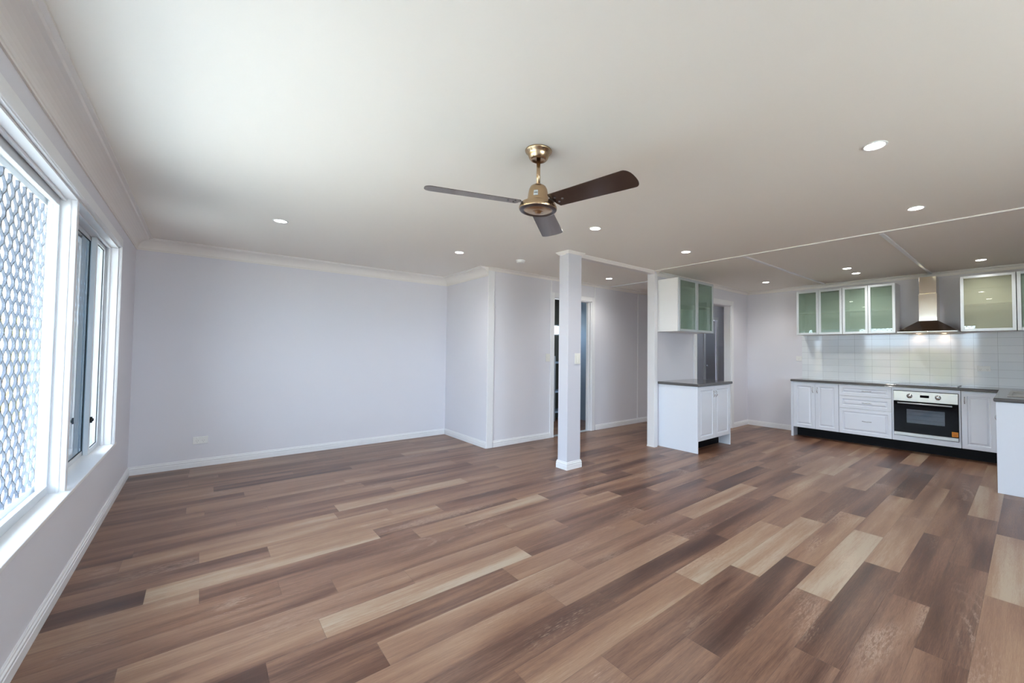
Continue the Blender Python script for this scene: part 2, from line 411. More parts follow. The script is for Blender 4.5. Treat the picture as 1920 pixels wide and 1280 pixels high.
# room behind the open doorway
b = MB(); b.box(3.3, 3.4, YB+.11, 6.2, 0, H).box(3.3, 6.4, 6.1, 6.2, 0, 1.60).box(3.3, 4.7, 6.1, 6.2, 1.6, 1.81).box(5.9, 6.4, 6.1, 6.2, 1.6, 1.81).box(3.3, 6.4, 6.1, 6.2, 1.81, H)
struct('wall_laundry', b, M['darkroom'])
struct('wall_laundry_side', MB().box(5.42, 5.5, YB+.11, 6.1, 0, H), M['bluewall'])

# splashback tiles on the kitchen wall
struct('tile_splashback', MB().box(XK-.008, XK, -2.0, 2.5, .87, 1.60), M['tile'], parent=wr)

# ------------------------------------------------------------------ cornices, skirtings, cover strips
c_, s_ = .1156, .1226
big = [(0, H), (0, H-c_), (.008, H-c_), (.008, H-c_+.012)]
for i in range(9):
    a = i/8*PI/2
    big.append((.012+(s_-.036)*(1-math.cos(a)), H-c_+.016+(c_-.036)*math.sin(a)))
big += [(s_-.018, H-.010), (s_, H-.010), (s_, H)]
small = [(0, H), (0, H-.045), (.006, H-.045)] + [(.008+.030*(1-math.cos(i/5*PI/2)), H-.042+.032*math.sin(i/5*PI/2)) for i in range(6)] + [(.045, H-.006), (.045, H)]
base = [(0, 0), (.014, 0), (.014, .046), (.011, .049), (.011, .052), (.013, .055), (.013, .066), (.008, .071), (.008, .080), (.005, .085), (0, .085)]
struct('trim_1', MB().sweep([(XL, YN), (XL, YF), (XA, YF), (XA, YB)], big), M['cornice'])
struct('trim_2', MB().sweep([(XA, YB), (XE, YB), (XE, YW+.117)], small), M['cornice'])
struct('trim_3', MB().sweep([(4.72, YW), (XK, YW), (XK, YN)], [(d*1.25, H-(H-z)*1.25) for d, z in small]), M['cornice'])
struct('trim_4', MB().sweep([(XK, YN), (XL, YN)], big), M['cornice'])
struct('trim_5', MB().sweep([(XE, YW+.117), (OX1, YW+.117)], small), M['cornice'])
struct('baseboard_left', MB().sweep([(XL, YN), (XL, YF), (XA, YF), (XA, YB)], base), M['trim'])
struct('baseboard_hall', MB().sweep([(2.94, YB), (3.92, YB)], base), M['trim'])
struct('baseboard_hall_right', MB().sweep([(4.89, YB), (8.28, YB)], base), M['trim'])
struct('baseboard_kitchen', MB().sweep([(6.935, YW), (XK, YW), (XK, 2.515)], base), M['trim'])
struct('baseboard_back', MB().sweep([(XK, -.4), (XK, YN), (XL, YN)], base), M['trim'])
# corner board, vertical cover strips
struct('trim_6', MB().box(XA-.004, 2.935, YB-.016, YB, 0, H-.045, .003), M['trim'])
struct('trim_7', MB().box(3.925, 3.943, YB-.006, YB, 2.182, H-.045), M['trim'])
struct('trim_8', MB().box(4.858, 4.876, YB-.006, YB, 2.182, H-.045), M['trim'])
struct('trim_9', MB().box(5.992, 6.012, YB-.006, YB, .085, H-.045), M['trim'])
# ceiling battens
struct('trim_10', MB().box(4.60, 4.645, YN, YW-.03, H-.012, H, .003), M['cornice'])
struct('trim_11', MB().box(4.645, XK-.05, 2.135, 2.17, H-.014, H, .003), M['trim'])
struct('trim_12', MB().box(4.645, XK-.05, .872, .907, H-.014, H, .003), M['trim'])
struct('trim_13', MB().box(5.20, 5.235, YW+.09, YB-.045, H-.014, H, .003), M['trim'])
# bulkhead strip between post and wing wall, with a small cornice each side
b = MB().box(3.0, 4.64, 3.385, 3.47, H-.038, H)
b.sweep([(3.16, 3.385), (4.62, 3.385)], [(0, H), (0, H-.032), (.004, H-.034), (.026, H-.005), (.026, H)])
struct('trim_14', b, M['cornice'])
# end stud of the wing wall
struct('trim_15', MB().box(4.638, 4.706, 3.384, 3.503, 0, H-.03, .003).box(4.634, 4.70, 3.378, 3.507, 0, .012), M['trim'])

# ------------------------------------------------------------------ post
px0, px1, py0, py1 = 3.0075, 3.205, 3.3375, 3.492
t = empty('support_post', ((px0+px1)/2, (py0+py1)/2, 0), 'square white painted post standing free in the middle of the room', 'post')
MB().box(px0, px1, py0, py1, 0, H-.001, .003).build('shaft', M['post'], t)
loop = [(px0, py0), (px1, py0), (px1, py1), (px0, py1)]
MB().sweep(loop, base, True).build('skirting', M['trim'], t)
MB().sweep(loop, [(0, H-.001), (0, H-.03), (.006, H-.032), (.03, H-.006), (.03, H-.001)], True).build('capital', M['cornice'], t)

# ------------------------------------------------------------------ doorways
def casing(mb, x0, x1, y, z, wd=.078, th=.016, s=1):
    # architrave round an opening in a wall facing -Y, with a rounded inner bead
    for a, c in ((x0-wd, x0), (x1, x1+wd)):
        mb.box(a, c, y-th, y, 0, z+wd, .003)
    mb.box(x0, x1, y-th, y, z, z+wd, .003)
    mb.box(x0-.012, x0-.002, y-th-.004, y-.002, 0, z+.01, .002); mb.box(x1+.002, x1+.012, y-th-.004, y-.002, 0, z+.01, .002)
    return mb
d1 = empty('door_1', ((DX0+DX1)/2, YB, 0), kind='structure')
casing(MB(), DX0, DX1, YB, 2.105, .07).build('architrave', M['trim'], d1)
b = MB().box(DX0, DX0+.012, YB, YB+.11, 0, 2.105).box(DX1-.012, DX1, YB, YB+.11, 0, 2.105).box(DX0, DX1, YB, YB+.11, 2.093, 2.105)
b.box(DX0+.012, DX0+.024, YB+.045, YB+.08, 0, 2.09).box(DX1-.024, DX1-.012, YB+.045, YB+.08, 0, 2.09)
b.build('jamb', M['trim'], d1)
MB().box(DX0+.012, DX1-.012, YB+.01, YB+.10, 0, .006, .002).build('threshold', M['alu'], d1)
d2 = empty('door_2', ((OX0+OX1)/2, YW, 0), kind='structure')
casing(MB(), OX0, OX1, YW, 2.1, .078).build('architrave', M['trim'], d2)
MB().box(OX0, OX0+.010, YW, YW+.09, 0, 2.1).box(OX1-.010, OX1, YW, YW+.117, 0, 2.1).box(OX0, OX1, YW, YW+.117, 2.09, 2.1).build('jamb', M['trim'], d2)
d3 = empty('door_3', ((LX0+LX1)/2, YB, 0), kind='structure')
casing(MB(), LX0, LX1, YB, 2.03, .07).build('architrave', M['trim'], d3)

def panel_face(mb, axis, plane, out, u0, u1, v0, v1, th=.018, rail=.05, groove=.010, arch=False):
    """door or drawer front: flat rails, a stepped groove, a raised centre field.
    axis 'x': front lies in plane x=plane, u=y; axis 'y': plane y=plane, u=x. out=+1/-1 is the facing direction"""
    def P(u, v, d):
        return (plane+out*d, u, v) if axis == 'x' else (u, plane+out*d, v)
    rings = [(0, -th), (0, -.0025), (.0025, 0), (rail, 0), (rail+.007, -groove), (rail+.016, -groove), (rail+.032, -.0012)]
    prev = None; bmv = mb.bm.verts
    for ins, d in rings:
        q = [bmv.new(P(a, c, d)) for a, c in ((u0+ins, v0+ins), (u1-ins, v0+ins), (u1-ins, v1-ins), (u0+ins, v1-ins))]
        if prev:
            for i in range(4): mb.bm.faces.new((prev[i], prev[(i+1) % 4], q[(i+1) % 4], q[i]))
        else: mb.bm.faces.new(q[::-1])
        prev = q
    mb.bm.faces.new(prev); return mb
b = MB()
b.box(LX0+.01, LX1-.01, YB+.03, YB+.065, .005, 2.02)
lf = b.build('door_leaf', M['doorpaint'], d3)
b = MB()
for z0, z1 in ((.12, .80), (.90, 1.02), (1.10, 1.92)):
    panel_face(b, 'y', YB+.030, -1, LX0+.09, LX1-.09, z0, z1, .002, .012, .008)
b.build('raised_panel', M['doorpaint'], lf)
MB().lathe((LX0+.05, YB-.02, 1.0), [(0, -.01), (.022, -.008), (.026, 0), (.022, .012), (.009, .02), (.009, .05)], 20, 'Y').build('door_knob', M['chrome'], lf)

# ------------------------------------------------------------------ left window
w1 = empty('window_1', (XL, (WY0+WY1)/2, WZ0), kind='structure')
b = MB(); aw = .078
b.box(XL, XL+.016, WY1, WY1+aw, WZ0-.005, WZ1+aw, .003).box(XL, XL+.016, WY0-aw, WY0, WZ0-.005, WZ1+aw, .003).box(XL, XL+.016, WY0, WY1, WZ1, WZ1+aw, .003)
b.box(XL, XL+.021, WY1+.004, WY1+.018, WZ0, WZ1+.018, .003).box(XL, XL+.021, WY0, WY1, WZ1+.004, WZ1+.018, .003)
b.build('architrave', M['trim'], w1)
b = MB(); b.box(XL-.14, XL+.001, WY1-.012, WY1, WZ0, WZ1).box(XL-.14, XL+.001, WY0, WY0+.012, WZ0, WZ1).box(XL-.14, XL+.001, WY0, WY1, WZ1-.012, WZ1)
b.box(XL-.055, XL-.040, WY1-.024, WY1-.010, WZ0, WZ1-.01, .003).box(XL-.055, XL-.040, WY0, WY1, WZ1-.024, WZ1-.01, .003)
b.build('jamb', M['trim'], w1)
MB().box(XL-.14, XL+.022, WY0-aw-.01, WY1+aw+.015, WZ0-.012, WZ0+.010, .004).build('window_sill', M['trim'], w1)
for ya in (3.43, 1.30):
    b = MB().box(XL-.065, XL-.002, ya, ya+.042, WZ0, WZ1-.01, .003)
    b.box(XL-.034, XL-.024, ya-.005, ya+.047, WZ0, WZ1-.01, .002)
    b.build('mullion', M['trim'], w1)
ZF0, ZF1 = WZ0+.010, WZ1-.012
def frame(mb, x0, x1, y0, y1, z0, z1, wy, wz=None, bev=.003):
    wz = wz or wy
    mb.box(x0, x1, y0, y0+wy, z0, z1, bev).box(x0, x1, y1-wy, y1, z0, z1, bev)
    mb.box(x0, x1, y0+wy, y1-wy, z0, z0+wz, bev).box(x0, x1, y0+wy, y1-wy, z1-wz, z1, bev); return mb
# big fixed light in the middle, its glass and its grille
def sash(nm, x0, x1, y0, y1, wy, wz, glassmat, seal=True, knob=None, z0=ZF0, z1=ZF1):
    f_ = frame(MB(), x0, x1, y0, y1, z0, z1, wy, wz).build(nm, M['aluwhite'], w1)
    xm = (x0+x1)/2
    MB().box(xm-.002, xm+.002, y0+wy-.002, y1-wy+.002, z0+wz-.002, z1-wz+.002).build('pane', glassmat, f_)
    if seal: frame(MB(), xm+.001, xm+.005, y0+wy-.001, y1-wy+.001, z0+wz-.001, z1-wz+.001, .005, None, 0).build('glazing_seal', M['rubber'], f_)
    if knob:
        MB().lathe((x1, knob[0], knob[1]), [(0, .018), (.010, .018), (.012, .014), (.012, .006), (.009, .003), (.009, 0)], 20, 'X').box(x1, x1+.012, knob[0]-.007, knob[0]+.007, knob[1]-.022, knob[1]+.022, .003).build('latch_knob', M['rubber'], f_)
    return f_
sash('fixed_sash', XL-.084, XL-.062, 1.345, 3.43, .015, .045, M['glass'], False)
sash('fixed_sash', XL-.114, XL-.095, 3.475, 4.52, .020, .03, M['tint'])
sash('sliding_sash', XL-.092, XL-.066, 4.47, 4.858, .045, .035, M['glass'], True, (4.492, .76))
sash('fixed_sash', XL-.092, XL-.062, .912, 1.30, .030, .045, M['glass'], False)
# outer white frame and expanded diamond grille
frame(MB(), XL-.160, XL-.126, WY0+.012, WY1-.012, ZF0, ZF1, .03, .03).build('outer_frame', M['aluwhite'], w1)
b = MB()
gx, PW, PH = XL-.136, .100, .115
ny = int((WY1-WY0)/PW*2)+2
def strand(y_, ph):
    n = int((ZF1-ZF0)/PH*8); pts = []
    for i in range(n+1):
        z = ZF0+.01+(ZF1-ZF0-.02)*i/n
        tri = math.sin(2*PI*z/PH + ph); tri = math.copysign(abs(tri)**.8, tri)
        pts.append((y_+tri*PW/4, z))
    return pts
for i in range(ny):
    y_ = WY0+.03+i*PW/2
    if y_ > WY1-.03: break
    pts = strand(y_, 0 if i % 2 == 0 else PI)
    hw = .0058; rows = []
    for y, z in pts:
        rows.append([b.bm.verts.new(p) for p in ((gx-.005, y-hw, z), (gx+.005, y-hw, z), (gx+.005, y+hw, z), (gx-.005, y+hw, z))])
    for A, B in zip(rows, rows[1:]):
        for k in range(4): b.bm.faces.new((A[k], A[(k+1) % 4], B[(k+1) % 4], B[k]))
b.build('diamond_grille', M['mesh'], w1)

# unseen window behind the camera, added and widened to brighten the near ceiling
def back_window(nm, x0, x1):
    o = empty(nm, ((x0+x1)/2, YN, .92), kind='structure')
    b = MB(); z0, z1 = .92, 2.05
    for a, c in ((x0-aw, x0), (x1, x1+aw)): b.box(a, c, YN, YN+.016, z0, z1+aw, .003)
    b.box(x0, x1, YN, YN+.016, z1, z1+aw, .003).build('architrave', M['trim'], o)
    MB().box(x0-aw, x1+aw, YN-.12, YN+.03, z0-.012, z0+.01, .003).build('window_sill', M['trim'], o)
    b = MB(); n = 3; ww = (x1-x0)/n
    b.box(x0, x1, YN-.08, YN-.04, z0+.01, z0+.05).box(x0, x1, YN-.08, YN-.04, z1-.04, z1)
    for i in range(n+1): b.box(max(x0, x0+i*ww-.025), min(x1, x0+i*ww+.025), YN-.08, YN-.04, z0+.05, z1-.04)
    f_ = b.build('window_frame', M['aluwhite'], o)
    for i in range(n): MB().box(x0+i*ww+.02, x0+(i+1)*ww-.02, YN-.062, YN-.058, z0+.045, z1-.035).build('pane', M['glass'], f_)
back_window('window_2_unseen', .3, 2.9)
w5 = empty('window_5_added', (XE, 4.025, 1.7), kind='structure')  # added window, out of view, only there to brighten the hallway
b = MB().box(XE+.04, XE+.08, 3.90, 3.92, 1.7, 2.05).box(XE+.04, XE+.08, 4.13, 4.15, 1.7, 2.05).box(XE+.04, XE+.08, 3.92, 4.13, 1.7, 1.72).box(XE+.04, XE+.08, 3.92, 4.13, 2.03, 2.05)
b.build('window_frame', M['aluwhite'], w5)
MB().box(XE+.058, XE+.062, 3.915, 4.135, 1.715, 2.035).build('pane', M['glass'], w5)
w4 = empty('window_4', (5.3, 6.1, 1.6), kind='structure')
b = MB().box(4.7, 5.9, 6.12, 6.16, 1.60, 1.625).box(4.7, 5.9, 6.12, 6.16, 1.785, 1.81)
for x in (4.7, 5.27, 5.875): b.box(x, x+.025, 6.12, 6.16, 1.625, 1.785)
b.build('window_frame', M['aluwhite'], w4)
MB().box(4.71, 5.89, 6.138, 6.142, 1.61, 1.80).build('pane', M['glass'], w4)

# ------------------------------------------------------------------ laundry shelves seen through the doorway
t = empty('shelving_unit', (5.15, 5.98, 0), 'pale shelving unit with open shelves, seen through the doorway behind the post', 'shelves')
b = MB()
for x in (4.90, 5.385): 
    for y in (5.80, 6.07): b.box(x-.012, x+.012, y-.012, y+.012, 0, 1.2)
b.build('upright', M['alu'], t)
for z in (.18, .55, 1.09):
    MB().box(4.89, 5.40, 5.79, 6.085, z-.03, z, .003).build('shelf', M['bluewall'], t)

# ------------------------------------------------------------------ ceiling fan
FX, FY = 1.376, 1.784
t = empty('ceiling_fan', (FX, FY, H), 'brass ceiling fan with three dark metal blades hanging from the white ceiling', 'ceiling fan')
c = (FX, FY, 0)
MB().lathe(c, [(0, H-.0005), (.072, H-.0005), (.075, H-.005), (.073, H-.011), (.062, H-.018), (.057, H-.032), (.051, H-.048), (.044, H-.055), (.040, H-.057), (.032, H-.052), (.012, H-.052)], 64).build('canopy', M['brass'], t)
MB().tube([(FX, FY, H-.045), (FX, FY, 2.19)], .0105, 20).build('rod', M['brass'], t)
MB().lathe(c, [(.014, 2.212), (.018, 2.210), (.028, 2.204), (.042, 2.195), (.050, 2.180), (.054, 2.160), (.058, 2.132), (.063, 2.108), (.063, 2.104), (.0, 2.104)], 64).build('motor_cover', M['brass'], t)
pn = MB().tube([(FX-.012, FY+.010, 2.200), (FX+.020, FY-.017, 2.200)], .003, 8).build('cross_pin', M['pewter'], t)
# maker's plate: small pale rectangle with one dark printed line, wrapped on the housing facing the camera
ang = math.atan2(-FY, -FX)
def curved(mb, r0, r1, z0, z1, a0, a1, n=8):
    bot = []; top = []
    for i in range(n+1):
        a = a0+(a1-a0)*i/n
        bot.append(mb.bm.verts.new((FX+r0*math.cos(a), FY+r0*math.sin(a), z0))); top.append(mb.bm.verts.new((FX+r1*math.cos(a), FY+r1*math.sin(a), z1)))
    for i in range(n): mb.bm.faces.new((bot[i], bot[i+1], top[i+1], top[i]))
    return mb
pl = curved(MB(), .0602, .0548, 2.128, 2.158, ang-.44, ang-.02).build('name_plate', M['alu'], t)
curved(MB(), .0583, .0571, 2.141, 2.146, ang-.40, ang-.06).build('plate_print', M['pewter'], pl)
MB().lathe(c, [(.040, 2.104), (.082, 2.104), (.094, 2.100), (.098, 2.094), (.100, 2.084), (.1035, 2.082), (.105, 2.074), (.103, 2.066)], 72).build('hub', M['brass'], t)
MB().lathe(c, [(.103, 2.066), (.099, 2.060), (.088, 2.056), (.082, 2.058), (.078, 2.062)], 72).build('hub_rim', M['pewter'], t)
MB().lathe(c, [(.078, 2.062), (.060, 2.057), (.035, 2.055), (.020, 2.054), (.018, 2.048), (.012, 2.045), (0, 2.044)], 72).build('base_cap', M['brass'], t)
def blade_mesh(a):
    mb = MB(); N_ = 22; ca, sa = math.cos(a), math.sin(a)
    R0, R1 = .115, .600; pit = math.radians(-11)
    def P(r, w_, dz):
        y = w_*math.cos(pit); z = 2.096 + w_*math.sin(pit) + dz
        return (FX + r*ca - y*sa, FY + r*sa + y*ca, z)
    out = []
    hw = lambda r: .060+.014*(r-R0)/(R1-R0)
    side = [R0+(R1-.035-R0)*i/10 for i in range(11)]
    pts = [(r, -hw(r)) for r in side]
    hwE = hw(side[-1])
    for i in range(1, 12):
        th = -PI/2 + PI*i/12
        pts.append((R1-.035+.035*math.cos(th), hwE*math.copysign(abs(math.sin(th))**.8, math.sin(th))))
    pts += [(r, hw(r)) for r in reversed(side)]
    pts += [(R0-.008, .036), (R0-.008, -.036)]
    A = [mb.bm.verts.new(P(r, w_, .0012)) for r, w_ in pts]; B = [mb.bm.verts.new(P(r, w_, -.0012)) for r, w_ in pts]
    mb.bm.faces.new(A); mb.bm.faces.new(B[::-1])
    for i in range(len(pts)): 
        j = (i+1) % len(pts); mb.bm.faces.new((A[i], B[i], B[j], A[j]))
    return mb, P
for deg in (42, 161, -79):
    mb, P = blade_mesh(math.radians(deg))
    bl = mb.build('blade', M['blade'], t)
    # iron bracket from the hub to the blade
    b = MB(); q = [P(.085, -.018, .004), P(.085, .018, .004), P(.15, .030, .004), P(.15, -.030, .004)]
    r_ = [tuple(Vector(p)-Vector((0, 0, .0022))) for p in q]
    va = [b.bm.verts.new(p) for p in q]; vb = [b.bm.verts.new(p) for p in r_]
    b.bm.faces.new(va); b.bm.faces.new(vb[::-1])
    for i in range(4): b.bm.faces.new((va[i], vb[i], vb[(i+1) % 4], va[(i+1) % 4]))
    b.build('blade_bracket', M['pewter'], bl)
    for r, w_ in ((.135, .02), (.135, -.02), (.17, 0)):
        MB().lathe(P(r, w_, -.0015), [(.006, 0), (.006, -.002), (.003, -.004), (0, -.004)], 10).build('screw', M['pewter'], bl)

# ------------------------------------------------------------------ downlights
def downlight(loc, label):
    t = empty('downlight', loc, label, 'downlight', 'recessed ceiling downlights')
    MB().lathe((loc[0], loc[1], 0), [(.044, H-.002), (.046, H-.0045), (.052, H-.005), (.056, H-.003), (.057, H-.0003), (.044, H-.0003)], 40).build('bezel', M['plastic'], t)
    MB().lathe((loc[0], loc[1], 0), [(.0445, H-.002), (.03, H-.0035), (0, H-.004)], 40).build('diffuser', M['lamp'], t)
    return t
DL = [(2.675, .534, 'largest glowing round downlight, nearest to the camera, above the right of the room'),
      (4.055, .562, 'glowing downlight just left of the ceiling batten, above the kitchen entrance'),
      (.482, 4.29, 'glowing downlight near the far left corner, leftmost of all'),
      (2.167, 4.263, 'glowing downlight between the fan and the far wall, left of the smoke alarm'),
      (2.643, 2.578, 'glowing downlight just right of the fan blade, above and right of the post'),
      (3.999, 2.501, 'glowing downlight above the wing wall, left of the long ceiling batten'),
      (4.624, 4.21, 'glowing downlight in the hallway ceiling between post and wing wall'),
      (6.626, 2.727, 'glowing downlight in the kitchen corner, right of the small wall cupboard'),
      (6.285, 1.564, 'left one of two close downlights over the four green glass doors'),
      (6.747, 1.574, 'right one of two close downlights, nearer the four green glass doors'),
      (6.816, .373, 'glowing downlight above the wide frosted cupboard right of the range hood')]
proto = None
LIGHT_W = 22
for x, y, lab in DL:
    if proto is None: proto = downlight((x, y, H), lab)
    else: copy_tree(proto, (x, y, H), label=lab)
    light('downlight_lamp', 'SPOT', (x, y, H-.012), (0, 0, -1), energy=LIGHT_W, color=(1, .965, .90), spot_size=math.radians(150), spot_blend=.8, shadow_soft_size=.04)
copy_tree(proto, (4.5, 5.5, H), label='added unseen downlight brightening the laundry beyond the doorway behind the post')
light('downlight_lamp', 'SPOT', (4.5, 5.5, H-.012), (0, 0, -1), energy=26, color=(.86, .94, 1), spot_size=math.radians(150), spot_blend=.8, shadow_soft_size=.04)  # added lamp, out of view, lifts the dark laundry walls

t = empty('smoke_alarm', (2.915, 4.12, H), 'small round white smoke alarm on the ceiling left of the post', 'smoke alarm')
MB().lathe((2.915, 4.12, 0), [(.056, H-.0003), (.058, H-.008), (.052, H-.010), (.050, H-.026), (.044, H-.032), (.02, H-.034), (0, H-.034)], 40).build('housing', M['plastic'], t)
MB().lathe((2.915, 4.12, 0), [(.0, H-.036), (.010, H-.036), (.011, H-.033)], 20).build('test_button', M['cream'], t)

# ------------------------------------------------------------------ sockets and switches
def plate_y(name, x0, x1, z0, z1, y, label, cat, group, rockers, sockets, m='plastic', d=.011):
    t = empty(name, ((x0+x1)/2, y, z0), label, cat, group)
    pl = MB().box(x0, x1, y-d, y-.0003, z0, z1, .003).build('cover_plate', M[m], t)
    for rx, rz in rockers: MB().box(rx-.006, rx+.006, y-d-.004, y-d+.001, rz-.009, rz+.009, .0015).build('rocker', M[m], t)
    for sx_, sz_ in sockets:
        b = MB()
        for a, dx, dz in ((.6, -.008, .004), (-.6, .008, .004), (0, 0, -.010)):
            b.box(sx_+dx-.001, sx_+dx+.001, y-d-.0006, y-d+.001, sz_+dz-.004, sz_+dz+.004)
        b.build('socket_slots', M['pewter'], t)
    return t
plate_y('wall_socket', -.055, .070, .247, .325, YF, 'white double power socket low on the far wall', 'power socket', 'wall sockets', [(-.018, .308), (.032, .308)], [(-.018, .278), (.032, .278)])
plate_y('light_switch', 3.835, 3.912, 1.135, 1.25, YB, 'cream light switch on the wall left of the doorway', 'light switch', 'light switches', [(3.873, 1.205), (3.873, 1.178)], [], 'cream')
plate_y('light_switch', 3.108, 3.186, 1.148, 1.267, py0, 'cream light switch mounted on the white post', 'light switch', 'light switches', [(3.147, 1.235), (3.147, 1.205), (3.147, 1.178)], [], 'cream')
def plate_x(name, y0, y1, z0, z1, x, label, cat, group, sockets):
    t = empty(name, (x, (y0+y1)/2, z0), label, cat, group)
    MB().box(x-.010, x-.0003, y0, y1, z0, z1, .003).build('cover_plate', M['plastic'], t)
    for sy, sz in sockets:
        MB().box(x-.014, x-.009, sy-.006, sy+.006, sz+.010, sz+.024, .0015).build('rocker', M['plastic'], t)
        b = MB()
        for dy, dz in ((-.007, .002), (.007, .002), (0, -.010)): b.box(x-.0106, x-.0095, sy+dy-.001, sy+dy+.001, sz+dz-.004, sz+dz+.004)
        b.build('socket_slots', M['pewter'], t)
plate_x('wall_socket', .341, .463, 1.083, 1.15, XK-.008, 'white double socket on the tiles right of the range hood', 'power socket', 'wall sockets', [(.37, 1.105), (.434, 1.105)])
plate_x('wall_socket', 2.507, 2.592, 1.165, 1.245, XK, 'white single socket on the wall left of the tiled splashback', 'power socket', 'wall sockets', [(2.55, 1.195)])

# ------------------------------------------------------------------ kitchen helpers
def bow_x(x, y, z, vertical, parent, ln=.075):      # bow handle on a front facing -X
    pts = []
    for i in range(13):
        a = i/12; s_ = (a-.5)*ln; o_ = math.sin(PI*a)*.022+.001
        pts.append((x-o_, y, z+s_) if vertical else (x-o_, y+s_, z))
    mb = MB().tube(pts, .0042, 8)
    for e_ in (-.5, .5):
        p = (x, y, z+e_*ln) if vertical else (x, y+e_*ln, z)
        mb.lathe(p, [(.006, 0), (.005, -.004), (0, -.006)], 10, 'X')
    return mb.build('handle', M['chrome'], parent)
def bow_y(x, y, z, parent, out=-1, ln=.075):
    pts = [(x, y+out*(math.sin(PI*i/12)*.022+.001), z+(i/12-.5)*ln) for i in range(13)]
    mb = MB().tube(pts, .0042, 8)
    for e_ in (-.5, .5): mb.lathe((x, y, z+e_*ln), [(.006, 0), (.005, out*.004), (0, out*.006)], 10, 'Y')
    return mb.build('handle', M['chrome'], parent)
def glass_door_x(xf, y0, y1, z0, z1, parent, fr=.032, m='green'):     # faces -X
    d = frame(MB(), xf, xf+.020, y0, y1, z0, z1, fr, fr, .002).build('door', M['alu'], parent)
    MB().box(xf+.008, xf+.012, y0+fr-.004, y1-fr+.004, z0+fr-.004, z1-fr+.004).build('glass_panel', M[m], d)
    return d
def glass_door_y(yf, x0, x1, z0, z1, parent, fr=.032, m='green'):     # faces -Y
    b = MB(); b.box(x0, x0+fr, yf, yf+.020, z0, z1, .002).box(x1-fr, x1, yf, yf+.020, z0, z1, .002)
    b.box(x0+fr, x1-fr, yf, yf+.020, z0, z0+fr, .002).box(x0+fr, x1-fr, yf, yf+.020, z1-fr, z1, .002)
    d = b.build('door', M['alu'], parent)
    MB().box(x0+fr-.004, x1-fr+.004, yf+.008, yf+.012, z0+fr-.004, z1-fr+.004).build('glass_panel', M[m], d)
    return d
def carcass(mb, x0, x1, y0, y1, z0, z1, open_, t=.016, shelf=None):
    """hollow box; open_ is the side without a board: '-x' or '-y'"""
    mb.box(x0, x1, y0, y1, z0, z0+t).box(x0, x1, y0, y1, z1-t, z1)
    if open_ == '-x':
        mb.box(x1-t, x1, y0, y1, z0+t, z1-t).box(x0, x1-t, y0, y0+t, z0+t, z1-t).box(x0, x1-t, y1-t, y1, z0+t, z1-t)
        if shelf: mb.box(x0+.02, x1-t, y0+t, y1-t, shelf, shelf+t)
    else:
        mb.box(x0, x1, y1-t, y1, z0+t, z1-t).box(x0, x0+t, y0, y1-t, z0+t, z1-t).box(x1-t, x1, y0, y1-t, z0+t, z1-t)
        if shelf: mb.box(x0+t, x1-t, y0+.02, y1-t, shelf, shelf+t)
    return mb

# --- overhead cupboards, kitchen wall
XO = 7.149; ZO0, ZO1 = 1.582, 2.272
def overhead_x(y0, y1, splits, label, zs=1.92):
    t = empty('wall_cupboard', ((XO+XK)/2, (y0+y1)/2, ZO0), label, 'cupboard', 'glass fronted wall cupboards')
    carcass(MB(), XO+.022, XK-.001, y0, y1, ZO0, ZO1, '-x', shelf=zs).build('body', M['carcass'], t)
    for a, c in splits: glass_door_x(XO, a, c, ZO0, ZO1, t)
    return t
overhead_x(1.848, 2.471, [(2.161, 2.469), (1.850, 2.158)], 'white cupboard with two dark green glass doors, in the kitchen corner')
overhead_x(1.223, 1.845, [(1.535, 1.843), (1.225, 1.532)], 'white cupboard with two green glass doors, next to the range hood on its left')
t = empty('wall_cupboard', ((XO+XK)/2, .34, ZO0), 'wide cupboard with one pale frosted glass door right of the range hood', 'cupboard', 'glass fronted wall cupboards')
carcass(MB(), XO+.022, XK-.009, .108, .583, ZO0, ZO1, '-x', shelf=1.92).build('body', M['carcass'], t)
M['frost'] = glass('frosted_cabinet_glass', (.90, .92, .85, 1), .30, lin(176, 178, 160), 1.5, .0, 1.4)
glass_door_x(XO, .110, .581, ZO0, ZO1, t, m='frost')
t = overhead_x(-.40, .104, [(-.147, .102), (-.398, -.150)], 'green glass cupboard cut off by the right edge of the photo')

# --- range hood
t = empty('range_hood', (7.2, .887, 1.577), 'stainless steel pyramid range hood with tall chimney over the cooktop', 'range hood')
hy0, hy1, hx0, hx1 = .592, 1.182, 6.985, XK-.009
MB().box(hx0, hx1, hy0, hy1, 1.577, 1.592, .002).build('base_plate', M['steel'], t)
b = MB(); cy0, cy1, cx0 = .805, .992, 7.235; zt = 1.735
q0 = [b.bm.verts.new(p) for p in ((hx0+.004, hy0+.004, 1.592), (hx1, hy0+.004, 1.592), (hx1, hy1-.004, 1.592), (hx0+.004, hy1-.004, 1.592))]
q1 = [b.bm.verts.new(p) for p in ((cx0-.008, cy0-.006, zt), (hx1, cy0-.006, zt), (hx1, cy1+.006, zt), (cx0-.008, cy1+.006, zt))]
b.bm.faces.new(q1); b.bm.faces.new(q0[::-1])
for i in range(4): b.bm.faces.new((q0[i], q0[(i+1) % 4], q1[(i+1) % 4], q1[i]))
b.build('canopy', M['hoodsteel'], t)
MB().box(cx0, hx1, cy0, cy1, zt, 2.10, .004).build('chimney', M['ducts'], t)
MB().box(cx0+.006, hx1, cy0+.006, cy1-.006, 2.10, 2.325, .004).build('upper_chimney', M['ducts'], t)
b = MB()
for i in range(2): b.box(hx0+.06, hx1-.08, hy0+.10+i*.2, hy0+.28+i*.2, 1.574, 1.578, .001)
b.build('grease_filter', M['steel'], t)
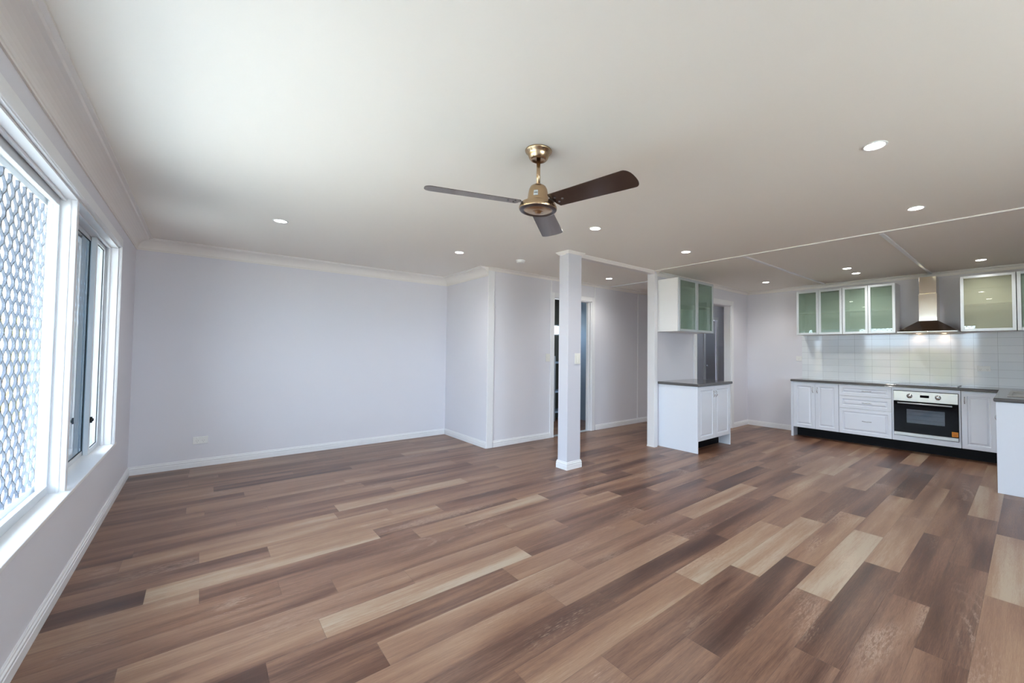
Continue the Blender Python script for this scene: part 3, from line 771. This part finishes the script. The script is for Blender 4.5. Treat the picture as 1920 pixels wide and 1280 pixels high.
for yy in (.76, 1.02):
    MB().lathe((7.40, yy, 1.5755), [(.022, 0), (.020, -.002), (0, -.0025)], 24).build('hood_lamp', M['hoodlamp'], t)
    light('hood_lamp_light', 'SPOT', (7.40, yy, 1.568), (.25, 0, -1), energy=.42, color=(1, .56, .30), spot_size=math.radians(130), spot_blend=.7, shadow_soft_size=.02)
b = MB()
for i in range(4): b.lathe((hx0, .85+i*.02, 1.5845), [(.005, 0), (.005, -.002), (0, -.003)], 12, 'X')
b.build('button', M['chrome'], t)

# --- base units along the kitchen wall (fronts face -X)
XF = 7.0; ZB0, ZB1 = .150, .850
def base_unit(y0, y1, label):
    t = empty('base_cabinet', (7.2, (y0+y1)/2, ZB0-.15), label, 'kitchen cabinet', 'white base cabinets')
    carcass(MB(), XF+.020, XK-.002, y0, y1, ZB0, ZB1, '-x', shelf=.5).build('body', M['carcass'], t)
    return t
G = .0015
t = base_unit(1.864, 2.474, 'white base cabinet with two panelled doors at the left end of the long bench')
MB().box(XF+.004, XK-.002, 2.476, 2.510, 0, ZB1, .002).build('end_panel', M['cab'], t)
for a, c, hy in ((2.172, 2.474, 2.200), (1.866, 2.169, 2.140)):
    d = panel_face(MB(), 'x', XF, -1, a, c, ZB0, .840).build('door', M['cab'], t); bow_x(XF, hy, .735, True, d)
t = base_unit(1.250, 1.862, 'white base cabinet with three panelled drawers, left of the oven')
for z0, z1, hz in ((.689, .840, .765), (.512, .686, .60), (.150, .509, .345)):
    d = panel_face(MB(), 'x', XF, -1, 1.252, 1.860, z0, z1, rail=.042).build('drawer', M['cab'], t); bow_x(XF, 1.53, hz, False, d, .10)
t = base_unit(.278, .580, 'white base cabinet with one panelled door between the oven and the corner')
d = panel_face(MB(), 'x', XF, -1, .280, .577, ZB0, .840).build('door', M['cab'], t); bow_x(XF, .548, .735, True, d)
t = empty('oven_housing', (7.2, .915, 0), 'plain white cabinet surround framing the built-in oven', 'kitchen cabinet', None)
b = MB().box(XF, XK-.002, .583, .600, ZB0, ZB1, .001).box(XF, XK-.002, 1.230, 1.247, ZB0, ZB1, .001)
b.box(XF, XK-.002, .600, 1.230, ZB0, .218, .001).box(XF, XF+.05, .600, 1.230, .812, ZB1, .001)
b.build('body', M['cab'], t)

# --- oven
t = empty('oven', (7.2, .915, .219), 'built-in stainless oven with black glass door and orange sticker', 'oven')
oy0, oy1 = .603, 1.227
MB().box(XF+.004, 7.44, oy0+.004, oy1-.004, .222, .806).build('oven_body', M['black'], t)
MB().box(XF-.016, XF+.006, oy0, oy1, .676, .806, .002).build('control_panel', M['steel'], t)
dd = MB()
dd.box(XF-.014, XF+.002, oy0, .726, .270, .674).box(XF-.014, XF+.002, 1.095, oy1, .270, .674).box(XF-.014, XF+.002, .726, 1.095, .270, .397).box(XF-.014, XF+.002, .726, 1.095, .574, .674)
dd = dd.build('oven_door', M['blackglass'], t)
MB().box(XF-.0135, XF-.0105, .724, 1.097, .395, .576).build('oven_window', M['ovenwin'], dd)
b = MB()
for z in (.44, .50, .545):
    b.tube([(XF-.004, .73, z), (XF-.004, 1.09, z)], .0022, 8)
b.build('oven_rack', M['chrome'], dd)
MB().box(XF-.0015, XF+.003, .726, 1.095, .397, .574).build('oven_cavity', M['pewter'], dd)
MB().tube([(XF-.050, .655, .652), (XF-.050, 1.180, .652)], .009, 14).tube([(XF-.050, .68, .652), (XF-.012, .68, .652)], .006, 10).tube([(XF-.050, 1.155, .652), (XF-.012, 1.155, .652)], .006, 10).build('door_handle', M['alu'], dd)
b = MB().box(XF-.0150, XF-.0138, .606, .664, .278, .338).build('energy_sticker', M['sticker'], dd)
b2 = MB()
for z, a, c in ((.322, .612, .658), (.308, .612, .650), (.297, .616, .656), (.286, .612, .645)): b2.box(XF-.0156, XF-.0149, a, c, z-.003, z+.003)
b2.build('sticker_print', M['stickertext'], b)
MB().box(XF-.014, XF+.004, oy0, oy1, .224, .266, .002).build('lower_trim', M['steel'], t)
for yy in (1.062, .785):
    k = MB().lathe((XF-.016, yy, .745), [(.030, 0), (.030, -.003), (.021, -.004), (.019, -.022), (.014, -.026), (0, -.026)], 32, 'X').build('knob', M['chrome'], t)
    MB().box(XF-.045, XF-.041, yy-.003, yy+.003, .735, .762, .001).build('knob_grip', M['chrome'], k)
MB().box(XF-.0168, XF-.0155, .870, .958, .733, .765).build('clock_display', M['blackglass'], t)
# --- cooktop
t = empty('cooktop', (7.21, .915, .889), 'black glass cooktop with steel edge set in the bench above the oven', 'cooktop')
MB().box(7.02, 7.40, .612, 1.225, .8875, .895, .003).build('glass_top', M['blackglass'], t)
b = MB().box(7.014, 7.020, .606, 1.231, .8873, .8955).box(7.400, 7.406, .606, 1.231, .8873, .8955).box(7.014, 7.406, .606, .612, .8873, .8955).box(7.014, 7.406, 1.225, 1.231, .8873, .8955)
b.build('edge_trim', M['pewter'], t)
for x, y, r in ((7.11, .76, .07), (7.31, .76, .09), (7.11, 1.07, .09), (7.31, 1.07, .07)):
    MB().lathe((x, y, .8951), [(r, 0), (r-.002, .0003), (r-.004, 0)], 36).build('burner_ring', M['pewter'], t)

# --- return unit (peninsula) towards the camera's right
RX0, RY0, RY1 = 5.640, -.34, .230
t = empty('base_cabinet', (6.2, -.05, 0), 'plain white end panel of the return bench at the right edge of the photo', 'kitchen cabinet', 'white base cabinets')
MB().box(RX0, RX0+.018, RY0, RY1, 0, ZB1, .002).build('end_panel', M['cab'], t)
b = MB().box(RX0+.018, 6.96, RY0, RY0+.016, 0, ZB1).box(RX0+.018, 6.96, RY0+.016, RY1-.04, ZB0, ZB0+.016).box(6.944, 6.96, RY0+.016, RY1-.02, ZB0+.016, ZB1)
b.build('body', M['carcass'], t)
for i, (a, c) in enumerate(((RX0+.020, RX0+.44), (RX0+.443, RX0+.88), (RX0+.883, 6.96))):
    d = panel_face(MB(), 'y', RY1-.018, 1, a, c, ZB0, .840).build('door', M['cab'], t)
    bow_y(RX0+.03+.001 if i == 0 else a+.03, RY1-.017, .70, d, 1, .09)
# --- kickboards
t = empty('kickboard', (7.17, 1.4, 0), 'long black kickboard under the white kitchen cabinets and oven', 'kickboard')
MB().box(7.172, 7.19, .232, 2.475, 0, .150).build('board', M['black'], t)
# --- worktop: one L
b = MB()
prof_pts = [(6.985, 2.510), (6.985, .246), (5.618, .246), (5.618, -.36), (XK-.009, -.36), (XK-.009, 2.510)]
zt0, zt1 = .8515, .887
va = [b.bm.verts.new((x, y, zt0)) for x, y in prof_pts]; vb = [b.bm.verts.new((x, y, zt1)) for x, y in prof_pts]
b.bm.faces.new(va[::-1]); b.bm.faces.new(vb)
for i in range(6): b.bm.faces.new((va[i], va[(i+1) % 6], vb[(i+1) % 6], vb[i]))
es = [e for e in b.bm.edges if abs(e.verts[0].co.z-e.verts[1].co.z) < 1e-6 and not (e.verts[0].co.x > 7.4 and e.verts[1].co.x > 7.4)]
bmesh.ops.bevel(b.bm, geom=es, offset=.012, segments=4, profile=.5, affect='EDGES')
o = b.build('worktop', M['stone'], None, (7.2, 1.2, .8515))
tag(o, 'dark grey speckled L-shaped worktop carrying the cooktop and sink', 'worktop')
# --- sink
t = empty('sink', (6.4, -.05, .887), 'stainless steel sink set in the return bench at the right edge', 'sink')
b = MB(); X0, X1, Y0, Y1 = 5.93, 6.85, -.27, .165
b.box(X0, X1, Y1-.03, Y1, .8872, .895, .003).box(X0, X1, Y0, Y0+.05, .8872, .895, .003).box(X0, X0+.03, Y0+.05, Y1-.03, .8872, .895, .003).box(X1-.3, X1, Y0+.05, Y1-.03, .8872, .895, .003)
b.build('rim', M['steel'], t)
b = MB(); b.box(X0+.03, X1-.3, Y0+.05, Y1-.03, .8872, .8885)
b.build('bowl', M['steel'], t)
MB().lathe((6.2, -.05, .8888), [(.04, 0), (.03, -.0003), (0, -.0003)], 24).build('drain', M['chrome'], t)
b = MB().tube([(6.45, -.235, .895), (6.45, -.235, 1.10)] + [(6.45, -.235+.09*(1-math.cos(a)), 1.10+.09*math.sin(a)) for a in [PI*i/10 for i in range(1, 11)]], .011, 14)
o = b.build('tap', M['chrome'], None, (6.45, -.235, .895)); tag(o, 'chrome gooseneck tap behind the sink', 'tap')

# --- small unit on the wing wall (fronts face -Y)
BX0, BX1, BYF = 4.767, 5.635, 2.812
t = empty('base_cabinet', (5.2, 3.1, 0), 'white two-door base cabinet standing alone against the wing wall', 'kitchen cabinet', 'white base cabinets')
MB().box(BX0, BX0+.018, BYF, YW-.002, 0, ZB1, .002).build('end_panel', M['cab'], t)
MB().box(BX1-.018, BX1, BYF, YW-.002, 0, ZB1, .002).build('end_panel', M['cab'], t)
carcass(MB(), BX0+.018, BX1-.018, BYF+.022, YW-.002, ZB0, ZB1, '-y', shelf=.5).build('body', M['carcass'], t)
xm = (BX0+BX1)/2
for a, c, hx in ((BX0+.020, xm-.001, xm-.030), (xm+.001, BX1-.020, xm+.030)):
    d = panel_face(MB(), 'y', BYF+.001, -1, a, c, ZB0, .845).build('door', M['cab'], t); bow_y(hx, BYF+.001, .735, d)
MB().box(BX0+.018, BX1-.018, BYF+.17, BYF+.186, 0, ZB0).build('kickboard', M['black'], t)
b = MB(); b.box(4.745, 5.665, 2.792, YW-.001, .8515, .887, .010, 4)
o = b.build('worktop', M['stone'], None, (5.2, 3.1, .8515)); tag(o, 'short dark grey worktop on the cabinet by the wing wall', 'worktop')
t = empty('wall_cupboard', (5.19, 3.25, ZO0-.01), 'white cupboard with two dark green glass doors hung on the wing wall', 'cupboard', 'glass fronted wall cupboards')
oy = 3.066
carcass(MB(), 4.74, 5.638, oy+.022, YW-.001, 1.572, 2.290, '-y', shelf=1.93).build('body', M['carcass'], t)
glass_door_y(oy, 4.742, 5.188, 1.572, 2.290, t); glass_door_y(oy, 5.190, 5.636, 1.572, 2.290, t)

# ------------------------------------------------------------------ outside
struct('ground', MB().box(-60, 60, -60, 60, -.25, -.15), M['concrete'])
struct('wall_outside_eave', MB().box(XL-1.1, XL-.75, YN-.5, 9.0, 2.30, 2.42), M['eave'])
def shrub(x, y, r, h, pale, lab, n=900):
    t = empty('shrub', (x, y, -.15), lab, 'shrub', 'shrubs outside the window')
    rs = random.Random(int(x*100+y*7)); b = MB()
    for i in range(n):
        th = rs.uniform(0, 2*PI); u = rs.uniform(-1, 1); q = rs.uniform(.55, 1)**.6; s = math.sqrt(1-u*u)
        p = Vector((x+r*q*s*math.cos(th), y+r*q*s*math.sin(th), -.15+h*.55+h*.48*q*u))
        a = Vector((rs.gauss(0, 1), rs.gauss(0, 1), rs.gauss(0, 1))).normalized(); c = a.orthogonal().normalized(); l = rs.uniform(.05, .10)
        b.poly([p-a*l, p+c*l*.4, p+a*l, p-c*l*.4])
    f_ = b.build('foliage', M['leafpale' if pale else 'leaf'], t)
    b = MB()
    for i in range(5):
        a = i*1.256; b.tube([(x+.03*math.cos(a), y+.03*math.sin(a), -.2), (x+.2*r*math.cos(a), y+.2*r*math.sin(a), h*.25), (x+.5*r*math.cos(a), y+.5*r*math.sin(a), h*.6)], .02, 6)
    b.build('stem', M['bark'], t)
rs = random.Random(5)
spots = [(-2.6, 11.0, 'nearest pale shrub outside, behind the diamond grille'), (-4.4, 13.6, 'pale shrub outside left of the nearest one'), (-1.7, 13.4, 'green shrub outside, rightmost behind the grille'),
         (-5.5, 10.5, 'green shrub outside opposite the window'), (-7, 8.3, 'pale shrub outside beside the fence'), (-7.5, 5.6, 'green shrub outside by the fence'), (-7.2, 2.8, 'pale shrub at the side fence'), (-7.6, 0.2, 'green shrub at the side fence end')]
for i, (x, y, lab) in enumerate(spots): shrub(x, y, rs.uniform(.8, 1.2), rs.uniform(1.5, 2.1), i % 2 == 0, lab)
t = empty('fence', (-9.0, 6, -.15), 'pale timber paling fence outside the window', 'fence')
b = MB()
for i in range(90): b.box(-9.03, -9.0, -8+i*.3, -8+i*.3+.27, -.15, 1.6)
b.build('paling', M['fence'], t)
b = MB().box(-9.0, -8.96, -8, 19, .2, .28).box(-9.0, -8.96, -8, 19, 1.2, 1.28); b.build('rail', M['fence'], t)

for o in bpy.data.objects:
    if '_o' in o: del o['_o']
